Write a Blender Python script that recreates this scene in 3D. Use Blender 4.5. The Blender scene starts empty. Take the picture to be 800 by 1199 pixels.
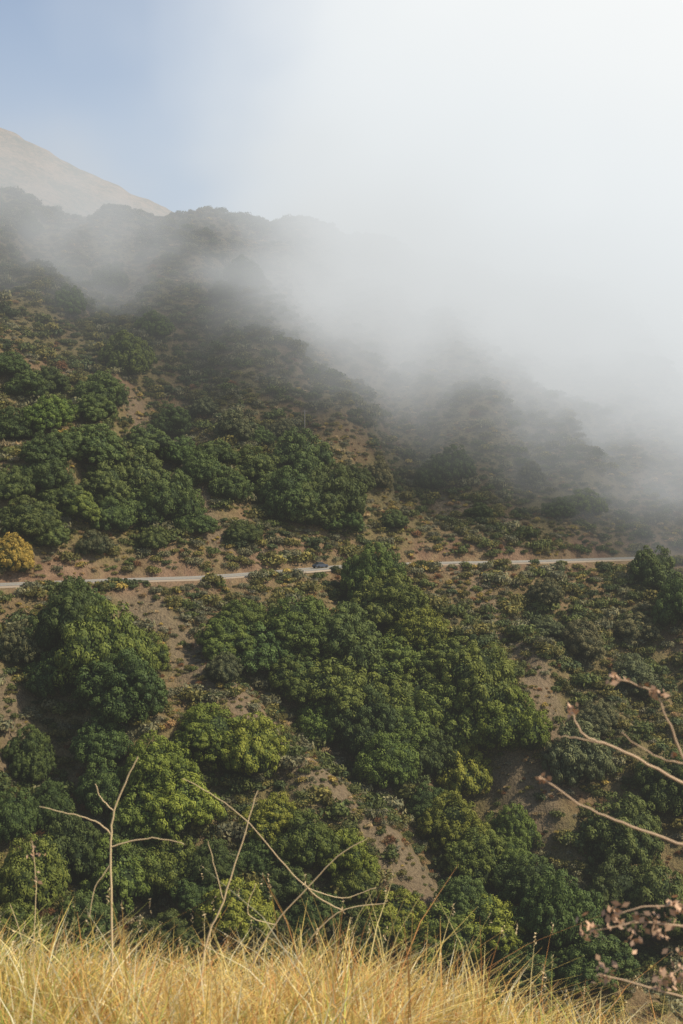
import bpy, math, random
import numpy as np
from mathutils import Vector
random.seed(4); rng=np.random.default_rng(7)
F=1493.0
scene=bpy.context.scene
scene.view_settings.view_transform='Standard';scene.view_settings.look='None';scene.view_settings.exposure=0
COL=scene.collection

# ------------------------------------------------------------ helpers
def sstep(a,b,x):
    t=np.clip((x-a)/(b-a),0,1); return t*t*(3-2*t)
def _h(i,j,s):
    n=(i*374761393+j*668265263+s*974711)&0x7fffffff
    n=((n^(n>>13))*1274126177)&0x7fffffff
    n=(n^(n>>16))&0xffff
    return n/32767.5-1.0
def vnoise(x,y,s=0):
    x=np.asarray(x,float);y=np.asarray(y,float)
    xi=np.floor(x).astype(np.int64);yi=np.floor(y).astype(np.int64)
    u=x-xi;v=y-yi;u=u*u*u*(u*(u*6-15)+10);v=v*v*v*(v*(v*6-15)+10)
    return (_h(xi,yi,s)*(1-u)+_h(xi+1,yi,s)*u)*(1-v)+(_h(xi,yi+1,s)*(1-u)+_h(xi+1,yi+1,s)*u)*v
def fbm(x,y,o=4,s=0):
    a=1;r=0;t=0
    for k in range(o):
        r=r+a*vnoise(x,y,s+k*17);t+=a
        nx=x*1.62-y*1.17+5.3;y=x*1.17+y*1.62-2.1;x=nx;a*=.5
    return r/t
def road_y(x): return 333+.55*np.clip(x,-260,300)+5*np.sin(x/26+.6)+3*np.sin(x/11.)
def road_z(x): return np.interp(x,[-300,-78,-35,0,84,300],[-17,-16.5,-16.2,-14.6,-14,-12])
def near_h(x,y):
    yy=y-5.0+.25*np.sin(x*1.3)
    z=-1.62-.04*np.clip(y,-40,1e9)-.34*(yy+np.sqrt(yy*yy+.5))-.05*np.clip(x,-5,5)
    d=sstep(30,90,y)
    return z+d*6*fbm(x/30,y/30,4,9)+.05*fbm(x*1.1,y*1.1,3,3)
def height(x,y):
    x=np.asarray(x,float);y=np.asarray(y,float)
    s=y-road_y(x);a=np.abs(s);e=np.maximum(a-5.5,0)
    up=.60*e+3.5*(1-np.exp(-e/4.5)); dn=-.62*e-.8*(1-np.exp(-e/1.5))
    z=road_z(x)+.03*np.clip(s,-5.5,5.5)+np.where(s>0,up,dn)
    fade=sstep(8,42,a)
    below=6.0*np.sin((x+s+30)*2*np.pi/74)+2.5*np.sin((x*1.3+s*.7)*2*np.pi/31+1)
    above=(6.0*np.sin((x+.35*s+10)*2*np.pi/80)+3.5*np.sin((x-.1*s)*2*np.pi/37+2))*(1-.6*sstep(20,70,x))
    z=z+fade*np.where(s<0,below,above)
    z=z+fade*(8*fbm(x/38,y/38,4,1)+3*(1-2*np.abs(fbm(x/15,y/34,2,71))))+sstep(6,13,a)*1.6*fbm(x/8,y/8,3,5)
    zc=np.interp(x,[-500,-131,-75,-37,19,75,144,260,600],[154,132,128,136,128,118,104,80,40])+3*fbm(x/25,y/60,3,8)
    t=z-zc
    z=zc+.2*t-.8*np.sqrt(t*t+64)
    far=np.interp(x,[-700,-300,-214,-150,-118,-60,100],[330,272,238,207,190,160,60])-.55*np.sqrt((y-800)**2+400)+11+9*fbm(x/50,y/50,5,21)
    z=np.maximum(z,far); z=np.maximum(z,-135+2*fbm(x/60,y/60,3,2))
    return np.maximum(z,near_h(x,y))
YS=np.arange(150,1100,.8)
def ground_at(px,py):
    """where a sight line with this bearing and dip meets the hillside"""
    t=(px-400)/F;k=(600-py)/F
    hh=height(t*YS,YS); w=np.nonzero(hh>k*YS)[0]
    i=w[0] if len(w) else len(YS)-1
    return t*YS[i],YS[i],hh[i]

def make_mesh(name,verts,quads=None,tris=None,qm=0,tm=0,smooth=False,attrs=None):
    me=bpy.data.meshes.new(name)
    verts=np.asarray(verts,np.float32)
    q=np.zeros((0,4),int) if quads is None else np.asarray(quads)
    t=np.zeros((0,3),int) if tris is None else np.asarray(tris)
    me.vertices.add(len(verts));me.vertices.foreach_set('co',verts.ravel())
    nl=q.size+t.size;me.loops.add(nl)
    me.loops.foreach_set('vertex_index',np.concatenate([q.ravel(),t.ravel()]).astype(np.int32))
    n=len(q)+len(t);me.polygons.add(n)
    me.polygons.foreach_set('loop_start',np.concatenate([np.arange(len(q))*4,len(q)*4+np.arange(len(t))*3]).astype(np.int32))
    mi=np.concatenate([np.zeros(len(q),int)+qm,np.zeros(len(t),int)+tm]).astype(np.int32)
    me.polygons.foreach_set('material_index',mi)
    me.update(calc_edges=True)
    if smooth: me.polygons.foreach_set('use_smooth',np.ones(n,bool))
    if attrs:
        for k,v in attrs.items():
            v=np.asarray(v,np.float32)
            if v.ndim==1:
                a=me.attributes.new(k,'FLOAT','POINT');a.data.foreach_set('value',v)
            else:
                a=me.attributes.new(k,'FLOAT_COLOR','POINT');a.data.foreach_set('color',v.ravel())
    me.validate()
    return me
def obj(name,me,mats=(),col=COL):
    o=bpy.data.objects.new(name,me)
    for m in mats: me.materials.append(m)
    col.objects.link(o);return o
def tube(pts,rad,n=6):
    pts=[Vector(p) for p in pts];V=[];Q=[]
    for i,p in enumerate(pts):
        d=(pts[min(i+1,len(pts)-1)]-pts[max(i-1,0)]).normalized()
        a=d.cross(Vector((0.13,.95,.2))).normalized();b=d.cross(a)
        for j in range(n):
            th=2*math.pi*j/n;V.append(p+(a*math.cos(th)+b*math.sin(th))*rad[i])
    for i in range(len(pts)-1):
        for j in range(n):
            Q.append((i*n+j,i*n+(j+1)%n,(i+1)*n+(j+1)%n,(i+1)*n+j))
    return np.array([tuple(v) for v in V]),np.array(Q)
class Geo:
    def __init__(s): s.v=[];s.q=[];s.n=0;s.c=[]
    def add(s,v,q,c=None):
        s.v.append(v);s.q.append(q+s.n);s.n+=len(v)
        s.c.append(np.tile(np.array(c if c is not None else (1,1,1,1),float),(len(v),1)))
    def get(s): return np.vstack(s.v),np.vstack(s.q),np.vstack(s.c)

# ------------------------------------------------------------ materials
def mat(name):
    m=bpy.data.materials.new(name);m.use_nodes=True
    nt=m.node_tree;nt.nodes.clear();return m,nt
def N(nt,t,**k):
    n=nt.nodes.new(t)
    for a,b in k.items(): setattr(n,a,b)
    return n
def ramp(nt,src,stops):
    r=N(nt,'ShaderNodeValToRGB');cr=r.color_ramp
    while len(cr.elements)<len(stops): cr.elements.new(.5)
    for e,(p,c) in zip(cr.elements,stops):
        e.position=p;e.color=(*c,1) if len(c)==3 else c
    nt.links.new(src,r.inputs[0]);return r.outputs[0]
def noise(nt,scale,detail=4,rough=.6,vec=None):
    n=N(nt,'ShaderNodeTexNoise');n.inputs['Scale'].default_value=scale;n.inputs['Detail'].default_value=detail;n.inputs['Roughness'].default_value=rough
    if vec is not None: nt.links.new(vec,n.inputs['Vector'])
    return n.outputs['Fac']
def mix(nt,fac,a,b,mode='MIX'):
    m=N(nt,'ShaderNodeMix',data_type='RGBA',blend_type=mode)
    for s,v in ((m.inputs[0],fac),(m.inputs[6],a),(m.inputs[7],b)):
        if hasattr(v,'links'): nt.links.new(v,s)
        elif isinstance(v,(int,float)): s.default_value=v
        else: s.default_value=(*v,1)
    return m.outputs[2]
def attr(nt,n):
    a=N(nt,'ShaderNodeAttribute');a.attribute_name=n;return a
def mth(nt,op,a,b=0.,clamp=False):
    m=N(nt,'ShaderNodeMath',operation=op);m.use_clamp=clamp
    for i,v in enumerate((a,b)):
        if hasattr(v,'links'): nt.links.new(v,m.inputs[i])
        else: m.inputs[i].default_value=v
    return m.outputs[0]
def diffuse_out(nt,col,rough=.9,bump=None,bs=.5,bd=1.,transl=0.):
    b=N(nt,'ShaderNodeBsdfPrincipled');b.inputs['Roughness'].default_value=rough
    b.inputs['Specular IOR Level'].default_value=.2
    if hasattr(col,'links'): nt.links.new(col,b.inputs['Base Color'])
    else: b.inputs['Base Color'].default_value=(*col,1)
    o=N(nt,'ShaderNodeOutputMaterial')
    if bump is not None:
        bn=N(nt,'ShaderNodeBump');bn.inputs['Strength'].default_value=bs;bn.inputs['Distance'].default_value=bd
        nt.links.new(bump,bn.inputs['Height']);nt.links.new(bn.outputs[0],b.inputs['Normal'])
    if transl>0:
        t=N(nt,'ShaderNodeBsdfTranslucent');nt.links.new(col,t.inputs[0])
        ms=N(nt,'ShaderNodeMixShader');ms.inputs[0].default_value=transl
        nt.links.new(b.outputs[0],ms.inputs[1]);nt.links.new(t.outputs[0],ms.inputs[2]);nt.links.new(ms.outputs[0],o.inputs[0])
    else: nt.links.new(b.outputs[0],o.inputs[0])
    return b
# terrain
M_ter,nt=mat('hillside_soil_and_scrub')
pos=N(nt,'ShaderNodeNewGeometry').outputs['Position']
n1=noise(nt,.035,6,.65,pos);n2=noise(nt,.25,5,.7,pos);n3=noise(nt,1.6,4,.7,pos)
soil=ramp(nt,n2,[(.3,(.13,.066,.036)),(.5,(.22,.13,.068)),(.7,(.32,.225,.12))])
gr=ramp(nt,n3,[(.35,(.085,.076,.03)),(.65,(.26,.205,.08))])
c=mix(nt,ramp(nt,n1,[(.36,(.15,.15,.15)),(.54,(.9,.9,.9))]),soil,gr)
c=mix(nt,mth(nt,'MULTIPLY',attr(nt,'bare').outputs['Fac'],.6),c,ramp(nt,n3,[(.3,(.13,.088,.06)),(.7,(.29,.21,.145))]))
c=mix(nt,attr(nt,'cut').outputs['Fac'],c,ramp(nt,n2,[(.3,(.15,.078,.046)),(.7,(.33,.21,.125))]))
c=mix(nt,attr(nt,'tan').outputs['Fac'],c,ramp(nt,mth(nt,'MULTIPLY',mth(nt,'ADD',n1,n2),.5),[(.42,(.09,.085,.042)),(.5,(.19,.135,.075)),(.58,(.28,.185,.11))]))
c=mix(nt,mth(nt,'MULTIPLY',n3,.35),c,(.055,.042,.026))
hsum=mth(nt,'ADD',mth(nt,'MULTIPLY',n2,2.),mth(nt,'MULTIPLY',n3,.6))
diffuse_out(nt,c,.95,hsum,.9,1.2)
# foliage, tinted by object colour
def foliage(name,colour=None,transl=.18,var=.5):
    m,nt=mat(name)
    a=attr(nt,'leaf_tone').outputs['Fac']
    if colour is None: base=N(nt,'ShaderNodeObjectInfo').outputs['Color']
    else:
        oi=N(nt,'ShaderNodeObjectInfo').outputs['Random']
        base=mix(nt,oi,tuple(v*.7 for v in colour),tuple(min(1,v*1.35) for v in colour))
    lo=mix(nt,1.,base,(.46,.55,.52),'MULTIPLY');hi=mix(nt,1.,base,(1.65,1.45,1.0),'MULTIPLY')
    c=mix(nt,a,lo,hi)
    diffuse_out(nt,c,.65,transl=transl);return m
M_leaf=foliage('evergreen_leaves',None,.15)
M_core,nt=mat('shaded_inner_foliage');diffuse_out(nt,(.022,.032,.01),1.)  # opaque core coloured dark to stand for shade inside the crown
M_bark,nt=mat('bark');diffuse_out(nt,ramp(nt,noise(nt,6,5),[(.3,(.05,.037,.028)),(.7,(.16,.13,.1))]),.95)

# ------------------------------------------------------------ terrain
def axis(parts):
    out=[]
    for a,b,st in parts: out.append(np.arange(a,b,st))
    return np.concatenate(out+[[parts[-1][1]]])
xs=axis([(-4000,-1000,400),(-1000,-300,20),(-300,280,1.7),(280,1000,20),(1000,4000,400)])
ys=axis([(-800,-40,60),(-40,12,1.),(12,180,4),(180,640,1.6),(640,880,4),(880,1000,10),(1000,5000,250)])
X,Y=np.meshgrid(xs,ys);Z=height(X,Y)
Z=np.where((np.abs(X)<11)&(Y<9)&(Y>-9),Z-.35,Z)
S=Y-road_y(X)
nx,ny=len(xs),len(ys)
idx=np.arange(nx*ny).reshape(ny,nx)
Q=np.stack([idx[:-1,:-1],idx[:-1,1:],idx[1:,1:],idx[1:,:-1]],-1).reshape(-1,4)
# natural bare spurs on the slope (polylines on the ground)
def gl(pts): return [ground_at(*p)[:2] for p in pts]
spurs=[(gl([(225,765),(300,845),(375,912),(440,970),(505,1050)]),8.5),(gl([(560,690),(600,760),(650,850),(640,960)]),5.),
       (gl([(0,800),(30,860),(20,920)]),4.),(gl([(600,900),(625,960)]),4.5),(gl([(160,470),(230,560),(250,630)]),7.),
       (gl([(520,590),(600,620)]),5.),(gl([(150,700),(220,740),(225,765)]),4.)]
def bare(x,y):
    r=np.zeros_like(x)
    for P,w in spurs:
        for (ax,ay),(bx,by) in zip(P[:-1],P[1:]):
            dx,dy=bx-ax,by-ay
            t=np.clip(((x-ax)*dx+(y-ay)*dy)/(dx*dx+dy*dy+1e-6),0,1)
            d=np.hypot(x-ax-t*dx,y-ay-t*dy)+5*fbm(x/6,y/6,3,33)
            r=np.maximum(r,1-sstep(w*.3,w,d))
    return r
B=bare(X,Y)
cut=np.where(S>0,(1-sstep(8,16,S))*sstep(3,5,S),(1-sstep(6,11,-S))*.8)*(1-.85*sstep(-.15,.3,fbm(X/12,Y/12,3,44)))
tan=sstep(640,680,Y)*1.0
ter=obj('hillside_terrain',make_mesh('hillside_terrain',np.stack([X.ravel(),Y.ravel(),Z.ravel()],1),Q,smooth=True,
    attrs={'bare':B.ravel(),'cut':cut.ravel(),'tan':tan.ravel()}),[M_ter])

# ------------------------------------------------------------ road
def ribbon(name,prof,mat_,x0=-250,x1=280,dash=None):
    rx=np.arange(x0,x1,1.5);V=[];Qs=[]
    m=len(prof)
    for x in rx:
        g=(road_y(x+.5)-road_y(x-.5));L=math.hypot(1,g);nxx,nyy=-g/L,1/L
        for s,dz in prof: V.append((x+nxx*s,road_y(x)+nyy*s,road_z(x)+.03*s+dz))
    for i in range(len(rx)-1):
        for j in range(m-1): Qs.append((i*m+j,(i+1)*m+j,(i+1)*m+j+1,i*m+j+1))
    return obj(name,make_mesh(name,V,np.array(Qs)),[mat_])
M_grav,nt=mat('gravel');diffuse_out(nt,ramp(nt,noise(nt,1.2,5),[(.3,(.22,.165,.115)),(.7,(.34,.28,.21))]),.95)
M_asph,nt=mat('asphalt');diffuse_out(nt,ramp(nt,noise(nt,2,5),[(.3,(.19,.18,.16)),(.7,(.28,.265,.235))]),.8)
M_yel,nt=mat('yellow_road_paint');diffuse_out(nt,(.6,.42,.06),.7)
M_wht,nt=mat('white_road_paint');diffuse_out(nt,(.75,.75,.72),.7)
ribbon('road_shoulder',[(-3.9,-.2),(-3.6,.2),(4.2,.25),(5.2,.0)],M_grav)
road=ribbon('mountain_road',[(-3.3,.27),(3.3,.27)],M_asph)
for nm,s,mm in (('edge_line_near',-3.0,M_wht),('edge_line_far',3.0,M_wht),('centre_line',0,M_yel)):
    l=ribbon(nm,[(s-.07,.276),(s+.07,.276)],mm);l.parent=road

# ------------------------------------------------------------ foliage meshes
def sph(n,up=-.2):
    v=rng.normal(size=(n*3,3));v/=np.linalg.norm(v,axis=1)[:,None]
    v=v[v[:,2]>up][:n];return v
def rhombs(P,Nn,size,asp=.6):
    n=len(P);r=rng.normal(size=(n,3))
    a=np.cross(Nn,r);a/=np.linalg.norm(a,axis=1)[:,None]+1e-9
    b=np.cross(Nn,a)
    s=size[:,None]
    V=np.stack([P+a*s,P+b*s*asp,P-a*s,P-b*s*asp],1).reshape(-1,3)
    return V,np.arange(n*4).reshape(n,4)
import bmesh
def ico(sub):
    bm=bmesh.new();bmesh.ops.create_icosphere(bm,subdivisions=sub,radius=1)
    v=np.array([tuple(a.co) for a in bm.verts]);t=np.array([[q.index for q in f.verts] for f in bm.faces]);bm.free();return v,t
ICO=ico(2)
def tree_mesh(name,seed,lobes=9,sub=24,leaves=62,flat=.8,lean=(0,0),size=.027):
    global rng
    rng=np.random.default_rng(seed)
    V=[];Qd=[];Rn=[];n=0
    C=[(0,0,.62,.55)]
    for i in range(lobes-1):
        a=2*math.pi*i/(lobes-1)+rng.uniform(-.4,.4);rr=rng.uniform(.35,.62);R=rng.uniform(.3,.46)
        C.append((rr*math.cos(a),rr*math.sin(a),rng.uniform(.32,.72)-.25*rr,R))
    cv=[];ct=[];cn=0
    for (x,y,z,R) in C:
        c=np.array([x+lean[0]*z,y+lean[1]*z,z*flat+.12])
        iv,it=ICO
        w=iv*R*.72*np.array([1,1,.85])*(1+.12*rng.normal(size=(len(iv),1)))
        cv.append(w+c);ct.append(it+cn);cn+=len(iv)
        # loose leaves filling between the tufts, toned darker like shaded gaps
        m=int(420*(R/.4)**2);o=sph(m,-.4)
        v,q=rhombs(c+o*R*rng.uniform(.7,.95,(len(o),1))*np.array([1,1,.88]),o+rng.normal(size=o.shape)*.3,size*rng.uniform(.8,1.3,len(o)))
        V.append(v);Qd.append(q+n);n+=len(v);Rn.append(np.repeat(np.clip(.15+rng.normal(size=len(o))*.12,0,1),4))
        d=sph(int(sub*max(.8,(R/.4)**2)),-.45)
        sr=R*rng.uniform(.2,.38,len(d))*min(1,.45/R)
        for k in range(len(d)):
            sc=c+d[k]*R*rng.uniform(.84,1.04)*np.array([1,1,.9])
            m=int(leaves*1.5*rng.uniform(.7,1.2))
            o=rng.normal(size=(m,3));o/=np.linalg.norm(o,axis=1)[:,None]
            o=o+d[k]*.6+np.array([0,0,.2]);o/=np.linalg.norm(o,axis=1)[:,None]
            P=sc+o*sr[k]*rng.uniform(.75,1.12,(m,1))*np.array([1,1,.8])
            Nn=o+rng.normal(size=(m,3))*.26;Nn/=np.linalg.norm(Nn,axis=1)[:,None]
            v,q=rhombs(P,Nn,size*rng.uniform(.6,1.3,m))
            V.append(v);Qd.append(q+n);n+=len(v)
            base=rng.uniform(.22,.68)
            Rn.append(np.repeat(np.clip(base+rng.normal(size=m)*.14+.2*o[:,2],0,1),4))  # upper leaves of each tuft tinted lighter, like sunlit tops
    tq=[]
    def addt(p,r):
        nonlocal n
        v,q=tube(p,r,7);V.append(v);tq.append(q+n);n+=len(v);Rn.append(np.zeros(len(v)))
    addt([(0,0,-.25),(.01,.01,.1),(.03,0,.3),(.02,0,.6)],[.07,.055,.045,.02])
    for (x,y,z,R) in C[1:]:
        addt([(.01,.01,.12),(x*.45,y*.45,.22),(x+lean[0]*z,y+lean[1]*z,z*flat+.12)],[.035,.026,.01])
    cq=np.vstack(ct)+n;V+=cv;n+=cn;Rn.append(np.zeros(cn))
    q=np.vstack(Qd+tq)
    me=make_mesh(name,np.vstack(V),q,cq,0,1,attrs={'leaf_tone':np.concatenate(Rn)})
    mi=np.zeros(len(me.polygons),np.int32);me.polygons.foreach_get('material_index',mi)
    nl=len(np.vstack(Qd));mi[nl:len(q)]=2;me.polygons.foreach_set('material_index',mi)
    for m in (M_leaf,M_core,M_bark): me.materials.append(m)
    return me
TM=[tree_mesh('crown_a',1,9,30,60,.85),tree_mesh('crown_b',2,11,26,58,.75,(.15,-.1)),tree_mesh('crown_c',3,8,32,60,.95),
    tree_mesh('crown_d',4,13,24,56,.7,(.25,-.15)),tree_mesh('crown_e',5,10,28,60,1.05),tree_mesh('crown_f',6,12,26,58,.8,(-.1,-.1))]
BR=(.148,.175,.03);MD=(.098,.132,.03);DK=(.068,.098,.03);GY=(.105,.112,.06);YE=(.30,.24,.06)
trees=[ # bearing, dip, crown width, height, tone
(95,715,80,60,DK),(80,740,95,90,DK),(120,770,120,110,MD),(150,810,110,90,DK),(60,790,70,70,DK),(165,770,60,60,MD),
(435,685,80,70,MD),(455,712,100,75,MD),(495,737,90,65,BR),(350,740,110,75,MD),(285,725,80,50,MD),(300,770,100,60,DK),
(400,760,100,80,DK),(390,810,120,90,MD),(460,775,110,80,MD),(520,775,100,70,MD),(560,815,110,80,MD),(590,850,100,80,BR),(540,850,110,80,MD),(480,835,110,80,MD),
(430,860,90,75,DK),(375,850,70,60,MD),(460,895,80,60,MD),(500,890,80,60,DK),(340,800,80,60,MD),(350,785,80,50,DK),
(541,915,98,78,BR),(245,865,110,65,BR),(295,890,100,75,BR),(190,900,100,80,BR),(215,950,105,80,BR),(175,960,90,80,MD),
(320,965,80,60,BR),(355,990,95,65,MD),(400,1010,80,60,BR),(420,1030,60,45,MD),(530,975,90,70,BR),(500,950,60,50,DK),(560,1010,95,70,MD),(600,980,65,60,MD),
(620,1040,90,80,DK),(270,1080,110,60,BR),(455,1080,110,55,BR),(570,1090,110,65,BR),(650,1085,100,90,DK),(150,1040,110,90,MD),(200,1030,90,70,MD),(90,1000,90,80,DK),
(35,1035,100,90,MD),(100,1080,90,60,DK),(520,1110,110,60,MD),(370,1080,80,50,DK),(330,1040,80,50,DK),(680,890,90,80,GY),(735,985,110,90,DK),(770,1070,110,110,DK),(720,1060,100,90,DK),
(700,1130,110,80,DK),(620,1130,110,60,DK),(30,895,60,60,DK),(15,960,70,70,DK),(120,930,70,70,DK),(60,950,60,60,DK),(125,870,80,60,DK),(780,930,80,70,DK),(420,1120,90,50,DK),(200,1110,90,50,DK),(20,1100,90,60,MD),
(765,675,75,60,DK),(792,710,60,70,DK),(740,735,60,40,GY),(640,700,50,30,GY),(680,760,70,40,GY),(740,800,70,45,GY),(640,740,45,30,GY),(700,850,60,40,GY),(20,760,60,60,GY),(262,790,50,40,GY),
(120,455,70,60,DK),(150,425,70,55,MD),(110,480,60,40,DK),(30,455,60,40,DK),(60,490,70,40,MD),(20,500,70,40,DK),(100,520,100,60,DK),(150,555,105,80,DK),(195,590,80,65,DK),(50,560,80,50,DK),(30,610,80,50,DK),(90,600,70,45,MD),(60,530,80,50,DK),
(210,530,60,45,DK),(275,500,60,50,GY),(350,545,90,70,DK),(385,585,90,80,DK),(340,590,80,60,DK),(300,545,70,50,DK),(270,570,60,45,DK),
(285,325,50,42,MD),(262,345,40,30,DK),(680,590,60,40,MD),(655,600,45,30,DK),(530,550,60,50,DK),(505,560,45,40,DK),(560,600,40,25,DK),(30,265,40,40,DK),(80,360,50,40,DK),(130,330,50,40,DK),(180,385,50,35,MD),
(12,652,55,50,YE),(460,610,45,30,DK),(240,480,45,30,GY),(330,505,45,35,GY),(15,575,60,45,DK),(130,610,60,45,DK),(230,610,60,40,DK),(440,560,45,35,GY),(620,560,40,30,GY),
(170,520,70,45,DK),(120,575,80,50,DK),(165,600,70,50,DK),(320,570,70,50,DK),(360,600,80,50,DK),(250,530,60,40,DK),(285,628,50,30,DK),(180,635,50,30,DK),(400,612,60,40,DK),(60,635,60,30,DK),
(10,430,60,40,DK),(60,450,50,35,DK),(200,500,60,40,DK),(240,550,60,45,DK),(300,510,50,35,DK),(410,560,60,45,DK),(75,580,70,45,DK),(110,640,50,30,GY),
(480,860,90,65,MD),(420,820,90,70,MD),(260,755,80,50,MD),(150,1000,80,60,DK),(250,1010,70,55,DK),(300,1010,60,45,DK),(600,1010,70,55,MD),(540,1060,80,55,DK),(230,1060,70,50,DK)]
rt=random.Random(11)
for i,(px,py,w,h,tone) in enumerate(trees):
    x,y,z=ground_at(px,py+.34*h)
    sc=w/F*y*.5
    o=bpy.data.objects.new('oak_tree' if tone in (GY,YE) else 'bay_laurel_tree',TM[rt.randrange(len(TM))])
    COL.objects.link(o)
    sc*=1.0 if py>640 else .94
    o.location=(x,y,z-.12*sc);o.scale=(sc,sc,sc*rt.uniform(1.1,1.4)*min(1.25,max(.85,h/w*1.3)))
    o.rotation_euler=(rt.uniform(-.08,.12),rt.uniform(-.05,.15),rt.uniform(0,6.28))
    f=rt.uniform(.8,1.25);o.color=(tone[0]*f*rt.uniform(.9,1.15),tone[1]*f,tone[2]*f,1)

# ------------------------------------------------------------ chaparral, instanced
src=bpy.data.collections.new('shrub_sources')
def shrub_mesh(name,seed,mat_,lobes=5,n=70,size=.1,spiky=False,h=.7):
    global rng
    rng=np.random.default_rng(seed);V=[];Qd=[];Rn=[];k=0
    for i in range(lobes):
        a=rng.uniform(0,6.28);rr=rng.uniform(.0,.6);R=rng.uniform(.35,.55)
        c=np.array([rr*math.cos(a),rr*math.sin(a),.25*h+rng.uniform(0,.25)])
        o=sph(n,-.3);m=len(o)
        P=c+o*R*rng.uniform(.5,1.1,(m,1))*np.array([1,1,h*1.1])
        Nn=o+rng.normal(size=(m,3))*(.5 if not spiky else 1.2);Nn/=np.linalg.norm(Nn,axis=1)[:,None]
        v,q=rhombs(P,Nn,size*rng.uniform(.6,1.4,m),.55 if not spiky else .14)
        V.append(v);Qd.append(q+k);k+=len(v);b=rng.uniform(.2,.7);Rn.append(np.repeat(np.clip(b+rng.normal(size=m)*.2,0,1),4))
    v,q=tube([(0,0,-.3),(0,.02,.1),(.04,0,.4)],[.05,.04,.01],5);V.append(v);Qd.append(q+k);Rn.append(np.zeros(len(v)))
    me=make_mesh(name,np.vstack(V),np.vstack(Qd),attrs={'leaf_tone':np.concatenate(Rn)})
    obj(name,me,[mat_],src)
specs=[('s00_green',(.088,.108,.034),0),('s01_green',(.068,.088,.036),0),('s02_olive',(.155,.14,.048),0),('s03_grey',(.155,.152,.10),0),('s04_sage',(.21,.19,.145),0),
 ('s05_yellow',(.31,.235,.075),0),('s06_rust',(.22,.11,.058),1),('s07_dry',(.30,.20,.115),1),('s08_dry',(.36,.275,.18),1),('s09_green',(.105,.118,.04),0)]
for i,(nm,cc,sp) in enumerate(specs):
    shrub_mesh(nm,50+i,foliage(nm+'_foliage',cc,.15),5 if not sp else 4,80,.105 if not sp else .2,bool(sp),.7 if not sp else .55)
r2=np.random.default_rng(99)
NC=150000
sx=r2.uniform(-230,270,NC);sy=r2.uniform(185,660,NC)
ss=sy-road_y(sx)
ok=(np.abs(sx/sy)<.31)&((ss>6.5)|(ss<-6.2))
sx,sy,ss=sx[ok],sy[ok],ss[ok]
bb=bare(sx,sy);g=fbm(sx/22,sy/22,4,61)+.25*fbm(sx/70,sy/70,2,7)
keep=r2.uniform(size=len(sx))<np.clip(.78-np.where(ss>20,.1,0),.1,1)
sx,sy,ss,bb,g=[a[keep] for a in (sx,sy,ss,bb,g)]
n=len(sx)
pg=np.clip(np.where(ss>0,np.where(ss>90,.32,.42),.48)+g*1.6-.6*bb,.07,.93)
u=r2.uniform(size=n);v=r2.uniform(size=n)
green=np.array([0,1,2,9,2,3])[(v*6).astype(int)];dry=np.array([6,7,8,2,5,4,3,2])[(v*8).astype(int)]
ii=np.where(u<pg,green,dry)
scl=np.where(u<pg,r2.lognormal(.42,.48,n),r2.lognormal(.1,.35,n))*np.where(bb>.4,.75,1)*np.where((ss<0)&(ss>-9),.85,1)
scl=np.clip(scl,.4,4.4)
# hedge-like brush growing along the outer edge of the road, with gaps
ex=np.concatenate([r2.uniform(a_,b_,int((b_-a_)*d_)) for a_,b_,d_ in ((-140,-80,1.3),(-71,-45,1.6),(-21,-10,1.6),(-2,31,1.8),(33,57,.45),(61,70,.3),(86,160,1.4))])
es=r2.uniform(-7.2,-5.3,len(ex));ey=road_y(ex)+es
sx=np.concatenate([sx,ex]);sy=np.concatenate([sy,ey]);ii=np.concatenate([ii,r2.choice([0,1,2,9,2,3,5],len(ex))]);scl=np.concatenate([scl,r2.uniform(1.3,3.0,len(ex))])
sz=height(sx,sy);n=len(sx)
pm=bpy.data.meshes.new('chaparral_scrub');pm.vertices.add(n)
pm.vertices.foreach_set('co',np.stack([sx,sy,sz-.1],1).astype(np.float32).ravel())
a=pm.attributes.new('sc','FLOAT','POINT');a.data.foreach_set('value',scl.astype(np.float32))
a=pm.attributes.new('rot','FLOAT','POINT');a.data.foreach_set('value',r2.uniform(0,6.28,n).astype(np.float32))
a=pm.attributes.new('idx','INT','POINT');a.data.foreach_set('value',ii.astype(np.int32))
po=obj('chaparral_scrub',pm)
gt=bpy.data.node_groups.new('scatter','GeometryNodeTree')
gt.interface.new_socket('Geometry',in_out='INPUT',socket_type='NodeSocketGeometry');gt.interface.new_socket('Geometry',in_out='OUTPUT',socket_type='NodeSocketGeometry')
gi=gt.nodes.new('NodeGroupInput');go=gt.nodes.new('NodeGroupOutput')
ci=gt.nodes.new('GeometryNodeCollectionInfo');ci.inputs['Collection'].default_value=src;ci.inputs['Separate Children'].default_value=True;ci.inputs['Reset Children'].default_value=True
ip=gt.nodes.new('GeometryNodeInstanceOnPoints');ip.inputs['Pick Instance'].default_value=True
def na(t,nm):
    k=gt.nodes.new('GeometryNodeInputNamedAttribute');k.data_type=t;k.inputs['Name'].default_value=nm
    return [o for o in k.outputs if o.enabled][0]
cx=gt.nodes.new('ShaderNodeCombineXYZ')
L=gt.links.new
L(gi.outputs[0],ip.inputs['Points']);L(ci.outputs[0],ip.inputs['Instance']);L(na('INT','idx'),ip.inputs['Instance Index'])
L(na('FLOAT','rot'),cx.inputs[2]);L(cx.outputs[0],ip.inputs['Rotation']);L(na('FLOAT','sc'),ip.inputs['Scale']);L(ip.outputs[0],go.inputs[0])
md=po.modifiers.new('scatter','NODES');md.node_group=gt

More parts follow.
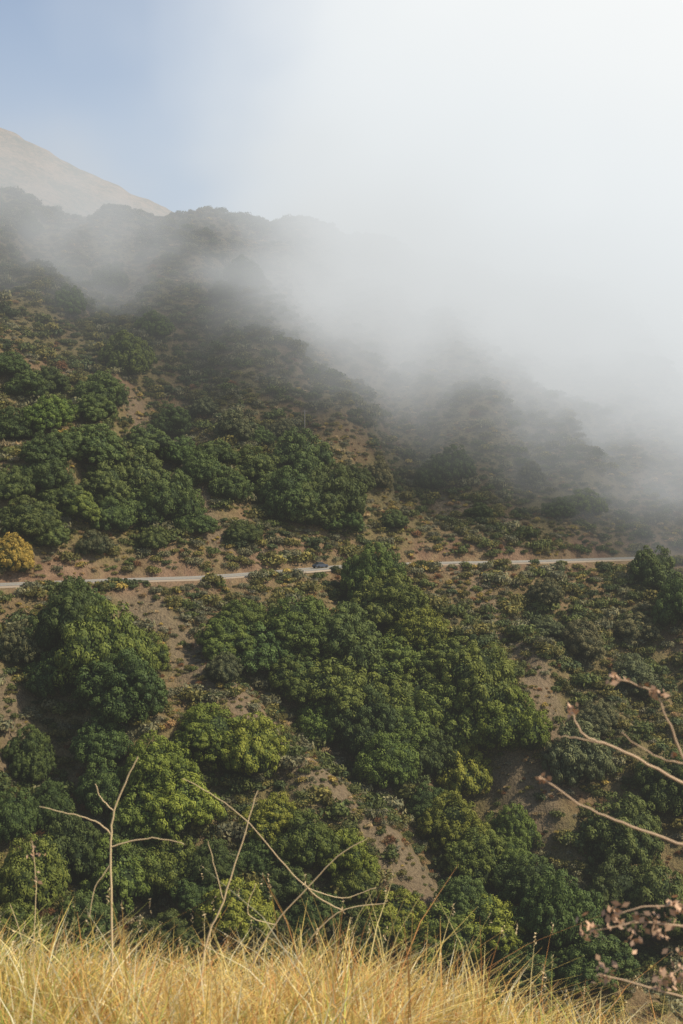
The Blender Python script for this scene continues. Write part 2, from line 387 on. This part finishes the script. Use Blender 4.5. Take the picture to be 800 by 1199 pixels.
# ------------------------------------------------------------ fog bank (real volume, own emission stands in for multiply scattered daylight)
def emissive_fogmat(name,density,lum):
    m,nt=mat(name)
    ab=N(nt,'ShaderNodeVolumeAbsorption');ab.inputs['Color'].default_value=(0,0,0,1)
    em=N(nt,'ShaderNodeEmission');ad=N(nt,'ShaderNodeAddShader');o=N(nt,'ShaderNodeOutputMaterial')
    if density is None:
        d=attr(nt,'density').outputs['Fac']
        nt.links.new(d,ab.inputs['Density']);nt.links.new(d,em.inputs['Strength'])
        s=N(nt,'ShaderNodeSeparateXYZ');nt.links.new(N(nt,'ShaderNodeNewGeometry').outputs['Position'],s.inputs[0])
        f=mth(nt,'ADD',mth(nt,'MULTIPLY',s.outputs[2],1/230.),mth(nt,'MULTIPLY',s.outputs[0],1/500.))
        nt.links.new(ramp(nt,f,[(.0,(.50,.51,.50)),(.25,(.63,.645,.645)),(.6,(.83,.87,.89)),(1.,(.98,.99,.98))]),em.inputs[0])  # emission colour painted brighter upward and towards the sun side
    else:
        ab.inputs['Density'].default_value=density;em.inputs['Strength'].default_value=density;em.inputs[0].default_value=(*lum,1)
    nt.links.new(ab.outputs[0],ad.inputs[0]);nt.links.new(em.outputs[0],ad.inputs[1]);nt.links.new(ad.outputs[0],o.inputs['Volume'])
    return m
M_fog=emissive_fogmat('fog',None,None)
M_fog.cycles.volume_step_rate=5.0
M_haze=emissive_fogmat('glowing_canyon_haze',.00015,(.50,.5,.46))  # thin haze with its own even glow, lifts the canyon's dark tones
hv=np.array([(x,y,z) for x in (-400,400) for y in (15,343) for z in (-140,60)])
hq=np.array([(0,1,3,2),(4,6,7,5),(0,4,5,1),(2,3,7,6),(0,2,6,4),(1,5,7,3)])
obj('glowing_canyon_haze',make_mesh('glowing_canyon_haze',hv,hq),[M_haze])
ft=bpy.data.node_groups.new('fog_field','GeometryNodeTree')
ft.interface.new_socket('Geometry',in_out='OUTPUT',socket_type='NodeSocketGeometry')
fo=ft.nodes.new('NodeGroupOutput');vc=ft.nodes.new('GeometryNodeVolumeCube')
vc.inputs['Min'].default_value=(-260,345,-20);vc.inputs['Max'].default_value=(260,720,330)
vc.inputs['Resolution X'].default_value=104;vc.inputs['Resolution Y'].default_value=70;vc.inputs['Resolution Z'].default_value=70
fp=ft.nodes.new('GeometryNodeInputPosition');sp=ft.nodes.new('ShaderNodeSeparateXYZ');ft.links.new(fp.outputs[0],sp.inputs[0])
def m_(op,a,b=0.,c=None,clamp=False):
    k=ft.nodes.new('ShaderNodeMath');k.operation=op;k.use_clamp=clamp
    for i,v_ in enumerate((a,b,c)):
        if v_ is None: continue
        if hasattr(v_,'links'): ft.links.new(v_,k.inputs[i])
        else: k.inputs[i].default_value=v_
    return k.outputs[0]
def fn(scale,detail,off):
    va=ft.nodes.new('ShaderNodeVectorMath');va.operation='MULTIPLY_ADD';ft.links.new(fp.outputs[0],va.inputs[0])
    va.inputs[1].default_value=(scale,scale*.9,scale*1.5);va.inputs[2].default_value=off
    k=ft.nodes.new('ShaderNodeTexNoise');k.inputs['Scale'].default_value=1;k.inputs['Detail'].default_value=detail;k.inputs['Roughness'].default_value=.6
    ft.links.new(va.outputs[0],k.inputs['Vector']);return k.outputs['Fac']
def ms(a,lo,hi):
    k=ft.nodes.new('ShaderNodeMapRange');k.interpolation_type='SMOOTHSTEP'
    ft.links.new(a,k.inputs['Value']);k.inputs['From Min'].default_value=lo;k.inputs['From Max'].default_value=hi;return k.outputs['Result']
x_,y_,z_=sp.outputs
nA=m_('SUBTRACT',fn(.014,5,(3,1,7)),.5);nB=fn(.03,5,(9,4,2))
zb=m_('MAXIMUM',m_('MULTIPLY_ADD',x_,-.5,22.),-26.)
zr_=ms(m_('ADD',m_('SUBTRACT',z_,zb),m_('MULTIPLY',nA,75.)),-12.,60.)
xl=m_('ADD',m_('ADD',x_,m_('MULTIPLY',nA,190.)),m_('MULTIPLY',m_('SUBTRACT',z_,120.),-.05))
xr=ms(xl,-80.,45.)
yf=ms(m_('ADD',y_,m_('MULTIPLY',nA,60.)),345.,385.)
main=m_('MULTIPLY',m_('MULTIPLY',m_('MULTIPLY',zr_,xr),yf),m_('MAXIMUM',m_('MULTIPLY_ADD',nB,.05,-.008),.003))
main=m_('MULTIPLY',main,m_('MULTIPLY_ADD',ms(z_,120.,200.),-.5,1.))
wz=m_('MULTIPLY',ms(z_,45.,80.),m_('SUBTRACT',1.,ms(z_,100.,140.)))
wisp=m_('MULTIPLY',m_('MULTIPLY',wz,yf),m_('MULTIPLY',ms(m_('ADD',nB,nA),.42,.72),.014))
veil=m_('ADD',m_('MULTIPLY',ms(z_,-10.,90.),.0013),m_('MULTIPLY',ms(z_,130.,200.),-.0006))
dens=m_('ADD',m_('ADD',m_('ADD',main,wisp),veil),.0003)
ft.links.new(dens,vc.inputs['Density'])
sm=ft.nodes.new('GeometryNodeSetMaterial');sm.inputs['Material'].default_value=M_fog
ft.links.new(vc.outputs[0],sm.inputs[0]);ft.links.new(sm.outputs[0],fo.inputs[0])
fm=bpy.data.meshes.new('glowing_fog_bank');fob=obj('glowing_fog_bank',fm,[M_fog]);md=fob.modifiers.new('fog','NODES');md.node_group=ft

# ------------------------------------------------------------ foreground ground
gx=np.arange(-10,10.01,.12);gy=np.arange(-8,8.01,.12);GX,GY_=np.meshgrid(gx,gy)
GZ=near_h(GX,GY_)+.03*fbm(GX*5,GY_*5,3,12)
gid=np.arange(GX.size).reshape(GX.shape)
GQ=np.stack([gid[:-1,:-1],gid[:-1,1:],gid[1:,1:],gid[1:,:-1]],-1).reshape(-1,4)
M_dirt,nt=mat('dry_dirt');diffuse_out(nt,ramp(nt,noise(nt,30,6),[(.3,(.12,.085,.05)),(.7,(.32,.25,.16))]),.95,noise(nt,60,4),.6,.02)
obj('roadside_ground',make_mesh('roadside_ground',np.stack([GX.ravel(),GY_.ravel(),GZ.ravel()],1),GQ,smooth=True),[M_dirt])
# dry grass
r3=np.random.default_rng(5)
nb=75000
bx=r3.uniform(-3.2,3.2,nb);by=r3.uniform(3.6,6.2,nb)
cl=fbm(bx*2.2,by*2.2,3,77);c2=fbm(bx*1.6+9,by*1.6,3,15)
kp=r3.uniform(size=nb)<np.clip(.6+cl*1.6,.05,1)*np.where((bx>.75)&(by<5.0),.4,1);bx,by,cl,c2=bx[kp],by[kp],cl[kp],c2[kp];nb=len(bx)
bz=near_h(bx,by)-.01
hgt=r3.uniform(.09,.33,nb)*(1+.9*cl)*np.where(bx>.6,.85,1)
tall=r3.uniform(size=nb)<.025;hgt=np.where(tall,hgt*1.6,hgt)
flat=r3.uniform(size=nb)<.18
az=r3.uniform(0,6.28,nb);ln=np.where(tall,r3.uniform(.1,.8,nb),r3.uniform(.1,1.5,nb))*hgt;ln=np.where(flat,hgt*r3.uniform(1.5,2.6,nb),ln)
hgt=np.where(flat,hgt*.75,hgt);wd=r3.uniform(.001,.0032,nb)
dxb,dyb=np.cos(az)+.1,np.sin(az);fa=r3.uniform(-.8,.8,nb)
V=[];tip=None
for t,wf in ((0,1),(.35,.95),(.7,.7),(1,.12)):
    cxp=bx+dxb*ln*t*t;cyp=by+dyb*ln*t*t;cz=bz+hgt*(t-.28*t*t*np.minimum(ln/hgt,1.6)*1.2)
    tip=np.stack([cxp,cyp,cz],1)
    for sgn in (-1,1): V.append(np.stack([cxp+sgn*wd*wf*np.cos(fa),cyp+sgn*wd*wf*np.sin(fa),cz],1))
V=np.stack(V,1).reshape(-1,3);b0=np.arange(nb)[:,None]*8
Qg=np.concatenate([b0+np.array([[2*k,2*k+1,2*k+3,2*k+2]]) for k in range(3)],0)
pal=np.array([(.88,.66,.20),(.78,.50,.16),(.94,.77,.34),(.50,.52,.12),(.68,.34,.12),(.95,.86,.55)])
gw=np.clip(.18+c2*.5,0.02,.5)*np.where(bx<.2,1,.35);ow=np.clip(.1-c2*.35,.02,.35)*np.where(bx>.1,1.5,.5)
pw=np.stack([np.full(nb,.3),np.full(nb,.18),np.full(nb,.2),gw,ow,np.full(nb,.1)],1);pw/=pw.sum(1)[:,None]
cs=np.cumsum(pw,1);ch=(r3.uniform(size=(nb,1))>cs).sum(1).clip(0,5)
cc=pal[ch]*r3.uniform(.55,1.1,(nb,1));cc=np.clip(np.repeat(np.hstack([cc,np.ones((nb,1))]),8,0),0,1)
# seed heads
T=tip[tall&(r3.uniform(size=nb)<.6)];T=np.repeat(T,7,0);off=np.tile(np.arange(7),len(T)//7)
T=T+np.stack([r3.normal(size=len(T))*.003,r3.normal(size=len(T))*.003,.004-off*.008],1)
rng=r3;nn=r3.normal(size=T.shape);nn/=np.linalg.norm(nn,axis=1)[:,None]
sv_,sq_=rhombs(T,nn,r3.uniform(.004,.008,len(T)),.35)
sc_=np.tile(np.array([.8,.62,.36,1.]),(len(sv_),1))
def vcol_mat(name,tr=.2,rough=.7):
    m,nt=mat(name);diffuse_out(nt,attr(nt,'tint').outputs['Color'],rough,transl=tr);return m
M_grass=vcol_mat('dry_grass_blades',.35);M_stem=vcol_mat('dry_stem',.0)
obj('dry_grass',make_mesh('dry_grass',np.vstack([V,sv_]),np.vstack([Qg,sq_+len(V)]),attrs={'tint':np.vstack([cc,sc_])}),[M_grass])
# dry stalks
def W(px,py,d): return ((px-400)/F*d,d,(600-py)/F*d)
def smooth_path(P,m=5):
    P=[Vector(p) for p in P];out=[]
    for i in range(len(P)-1):
        p0=P[max(i-1,0)];p1=P[i];p2=P[i+1];p3=P[min(i+2,len(P)-1)]
        for k in range(m):
            t=k/m;out.append(.5*((2*p1)+(p2-p0)*t+(2*p0-5*p1+4*p2-p3)*t*t+(3*p1-p0-3*p2+p3)*t**3))
    return out+[P[-1]]
def stalks(name,paths,col,d,leafy=None):
    G=Geo()
    for pts,r0,r1 in paths:
        P=[W(p[0],p[1],d+(p[2] if len(p)>2 else 0)) for p in pts]
        P=smooth_path(P);P=[p+Vector((random.gauss(0,.0012),0,random.gauss(0,.0012))) for p in P];n_=len(P)
        v,q=tube(P,[r0+(r1-r0)*i/(n_-1) for i in range(n_)],6)
        f=random.uniform(.8,1.15);G.add(v,q,(col[0]*f,col[1]*f,col[2]*f,1))
    if leafy:
        rl=np.random.default_rng(3)
        for px,py,cnt,rad in leafy:
            c0=np.array(W(px,py,d));P=c0+rl.normal(size=(cnt,3))*rad
            Nn=rl.normal(size=(cnt,3));Nn/=np.linalg.norm(Nn,axis=1)[:,None]
            global rng;rng=rl
            v,q=rhombs(P,Nn,rl.uniform(.006,.012,cnt),.6);f=rl.uniform(.8,1.4);G.add(v,q,(.42*f,.27*f,.17*f,1))
    v,q,c=G.get();return obj(name,make_mesh(name,v,q,smooth=False,attrs={'tint':c}),[M_stem])
ST=(.66,.5,.29)
stalks('dry_weed_stalk',[([(131,1330),(131,1180),(131,1080),(130,985),(134,950),(150,910),(162,887)],.0046,.002),
 ([(131,978),(112,962),(80,953),(46,945)],.003,.0013),([(130,992),(160,984),(190,983),(216,989)],.0026,.0012),([(131,1010),(112,1040),(104,1075)],.002,.001),([(134,950),(118,935),(112,918)],.002,.001)],ST,4.4)
stalks('dry_weed_stalk',[([(225,1260),(240,1115),(262,1055),(284,985),(302,926)],.004,.0016),([(262,1055),(250,1010),(244,985)],.0018,.001)],ST,4.5)
stalks('dry_weed_stalk',[([(300,1290),(322,1185),(350,1120),(395,1070),(452,1058)],.0035,.0013),([(400,1066),(372,1050),(335,1015),(292,965),(255,935),(214,912)],.0026,.0013),
 ([(292,1135),(322,1083),(360,1040),(395,1003),(430,983)],.003,.0013),([(360,1040),(400,1052),(440,1040)],.0017,.001),([(322,1083),(290,1070),(300,1035)],.0017,.001)],ST,4.6)
stalks('dry_weed_stalk',[([(45,1260),(40,1120),(42,1040),(38,985)],.0024,.001),([(20,1250),(28,1120),(12,1060)],.002,.001),([(60,1260),(62,1130),(80,1080)],.002,.001)],ST,4.7,[(40,1000,10,.012),(42,1030,8,.012)])
stalks('dry_seeded_shrub',[([(930,1420),(900,1200),(880,1050),(840,1000),(800,990)],.012,.004),([(800,990),(740,968),(690,948),(632,910)],.0032,.0016),
 ([(880,1050),(850,960),(800,918)],.007,.003),([(800,918),(750,890),(712,872),(685,862),(670,835)],.003,.0016),([(712,872),(680,866),(652,862)],.002,.001),
 ([(850,960),(830,880),(800,888)],.005,.003),([(800,888),(785,850),(768,812)],.0028,.0014),([(768,812),(745,802),(714,793)],.002,.0012),([(800,895),(765,885),(728,858)],.002,.001),
 ([(900,1200),(850,1100),(800,1085)],.006,.003),([(800,1085),(750,1080),(690,1092)],.0028,.0014),([(800,1060),(760,1062),(720,1070)],.0024,.0012),([(850,1100),(820,1120),(770,1150)],.003,.0014),([(850,1180),(790,1165),(700,1140)],.003,.0014)],
 (.5,.35,.22),2.7,[(720,795,12,.008),(768,812,14,.008),(668,832,12,.007),(760,806,8,.008),(636,912,8,.005),(690,1092,24,.013),(720,1072,26,.013),(760,1082,30,.016),(790,1060,26,.015),(705,1142,20,.013),(740,1100,14,.012),(775,1150,24,.014),(780,1090,18,.016),(796,1130,18,.016),(790,888,6,.006)])
# rocks
M_rock,nt=mat('grey_rock');diffuse_out(nt,ramp(nt,noise(nt,14,6),[(.3,(.13,.12,.11)),(.7,(.33,.31,.28))]),.95,noise(nt,25,5),.6,.03)
iv,it=ico(3)
for k,(px,d,r) in enumerate([(600,4.85,.07),(735,4.8,.11),(775,4.75,.09),(690,4.9,.05),(560,4.9,.04)]):
    x=(px-400)/F*d;rr=np.random.default_rng(k+20)
    off=rr.uniform(0,50,2)
    dd=1+.35*fbm(iv[:,0]*1.5+off[0]+iv[:,2],iv[:,1]*1.5+off[1]-iv[:,2],4,k)
    v=iv*dd[:,None]*r*np.array([1.3,1,.75])
    o=obj('rock',make_mesh('rock',v,None,it,0,0),[M_rock]);o.location=(x,d,float(near_h(x,d))+.04);o.rotation_euler=(0,0,k)

# ------------------------------------------------------------ car on the road, utility pole
M_paint,nt=mat('dark_car_paint');diffuse_out(nt,(.05,.06,.08),.3)
M_glass,nt=mat('car_glass');diffuse_out(nt,(.02,.025,.03),.08)
M_tyre,nt=mat('tyre_rubber');diffuse_out(nt,(.02,.02,.02),.9)
def loft(name,secs,m,parent):
    V=[];k=len(secs[0][1]);
    for y,pr in secs:
        for (x,z) in pr: V.append((y,x,z))
    Qs=[(i*k+j,(i+1)*k+j,(i+1)*k+(j+1)%k,i*k+(j+1)%k) for i in range(len(secs)-1) for j in range(k)]
    me=bpy.data.meshes.new(name);me.from_pydata(V,[],Qs+[tuple(range(k)),tuple(range(len(V)-1,len(V)-k-1,-1))]);me.materials.append(m)
    o=bpy.data.objects.new(name,me);COL.objects.link(o);o.parent=parent
    b=o.modifiers.new('b','BEVEL');b.width=.04;b.segments=2;return o
def sec(w,z0,z1,wt=None):
    wt=wt or w*.93;return [(-w,z0),(-w,(z0+z1)/2),(-wt,z1),(wt,z1),(w,(z0+z1)/2),(w,z0)]
car=bpy.data.objects.new('parked_car',None);COL.objects.link(car)
loft('body',[(-2.2,sec(.78,.4,.75)),(-2.0,sec(.88,.3,.92)),(-.9,sec(.9,.28,1.0)),(1.1,sec(.9,.28,.98)),(2.0,sec(.86,.3,.85)),(2.25,sec(.76,.4,.65))],M_paint,car)
loft('cabin_windows',[(-1.7,sec(.8,.95,1.0,.7)),(-1.1,sec(.8,.95,1.42,.62)),(.3,sec(.8,.95,1.45,.62)),(1.2,sec(.8,.95,1.0,.72))],M_glass,car)
loft('roof',[(-1.15,[(-.62,1.43),(-.6,1.5),(.6,1.5),(.62,1.43)]),(.3,[(-.62,1.46),(-.6,1.53),(.6,1.53),(.62,1.46)])],M_paint,car)
for i,(a,b) in enumerate(((-1.35,-.85),(-1.35,.85),(1.4,-.85),(1.4,.85))):
    bpy.ops.mesh.primitive_cylinder_add(radius=.34,depth=.22,vertices=24,location=(a,b,.34),rotation=(math.pi/2,0,0))
    w=bpy.context.object;w.name='wheel_%d'%i;w.data.materials.append(M_tyre);w.parent=car
cxx=-25/F*330;car.location=(cxx,float(road_y(cxx))+1.2,float(road_z(cxx))+.3);car.rotation_euler=(0,0,math.atan(float(road_y(cxx+.5)-road_y(cxx-.5))))
px_,py_,pz_=ground_at(357,506)
M_wood,nt=mat('weathered_wood');diffuse_out(nt,(.3,.26,.22),.9)
v,q=tube([(0,0,-1),(0,0,3),(0,0,6.5)],[.15,.13,.10],8);v2,q2=tube([(-.9,0,6.),(.9,0,6.)],[.06,.06],6);q2=q2+len(v)
pole=obj('utility_pole',make_mesh('utility_pole',np.vstack([v,v2]),np.vstack([q,q2])),[M_wood]);pole.location=(px_,py_,pz_)

# ------------------------------------------------------------ light, sky, camera
AZ=math.radians(110);EL=math.radians(46)
sv=Vector((math.sin(AZ)*math.cos(EL),math.cos(AZ)*math.cos(EL),math.sin(EL)))
sl=bpy.data.lights.new('sun','SUN');sl.energy=5;sl.angle=math.radians(.6);sl.color=(1,.91,.74)
so=bpy.data.objects.new('sun',sl);COL.objects.link(so);so.rotation_euler=(-sv).to_track_quat('-Z','Y').to_euler()
w=bpy.data.worlds.new('World');scene.world=w;w.use_nodes=True;nt=w.node_tree
sk=nt.nodes.new('ShaderNodeTexSky');sk.sky_type='NISHITA';sk.sun_disc=False;sk.sun_elevation=EL;sk.sun_rotation=AZ;sk.air_density=1.0;sk.dust_density=1.0;sk.ozone_density=.8
bg=[n_ for n_ in nt.nodes if n_.type=='BACKGROUND'][0];bg.inputs[1].default_value=.15;nt.links.new(sk.outputs[0],bg.inputs[0])
cam=bpy.data.cameras.new('camera');co=bpy.data.objects.new('camera',cam);COL.objects.link(co);scene.camera=co
cam.sensor_fit='VERTICAL';cam.sensor_height=36;cam.lens=18/(599.5/F);cam.clip_end=12000;cam.clip_start=.1
co.location=(0,0,0);co.rotation_euler=(math.radians(90),0,0)
cam.dof.use_dof=True;cam.dof.focus_distance=250;cam.dof.aperture_fstop=9
print('shrubs',n,'grass',nb)
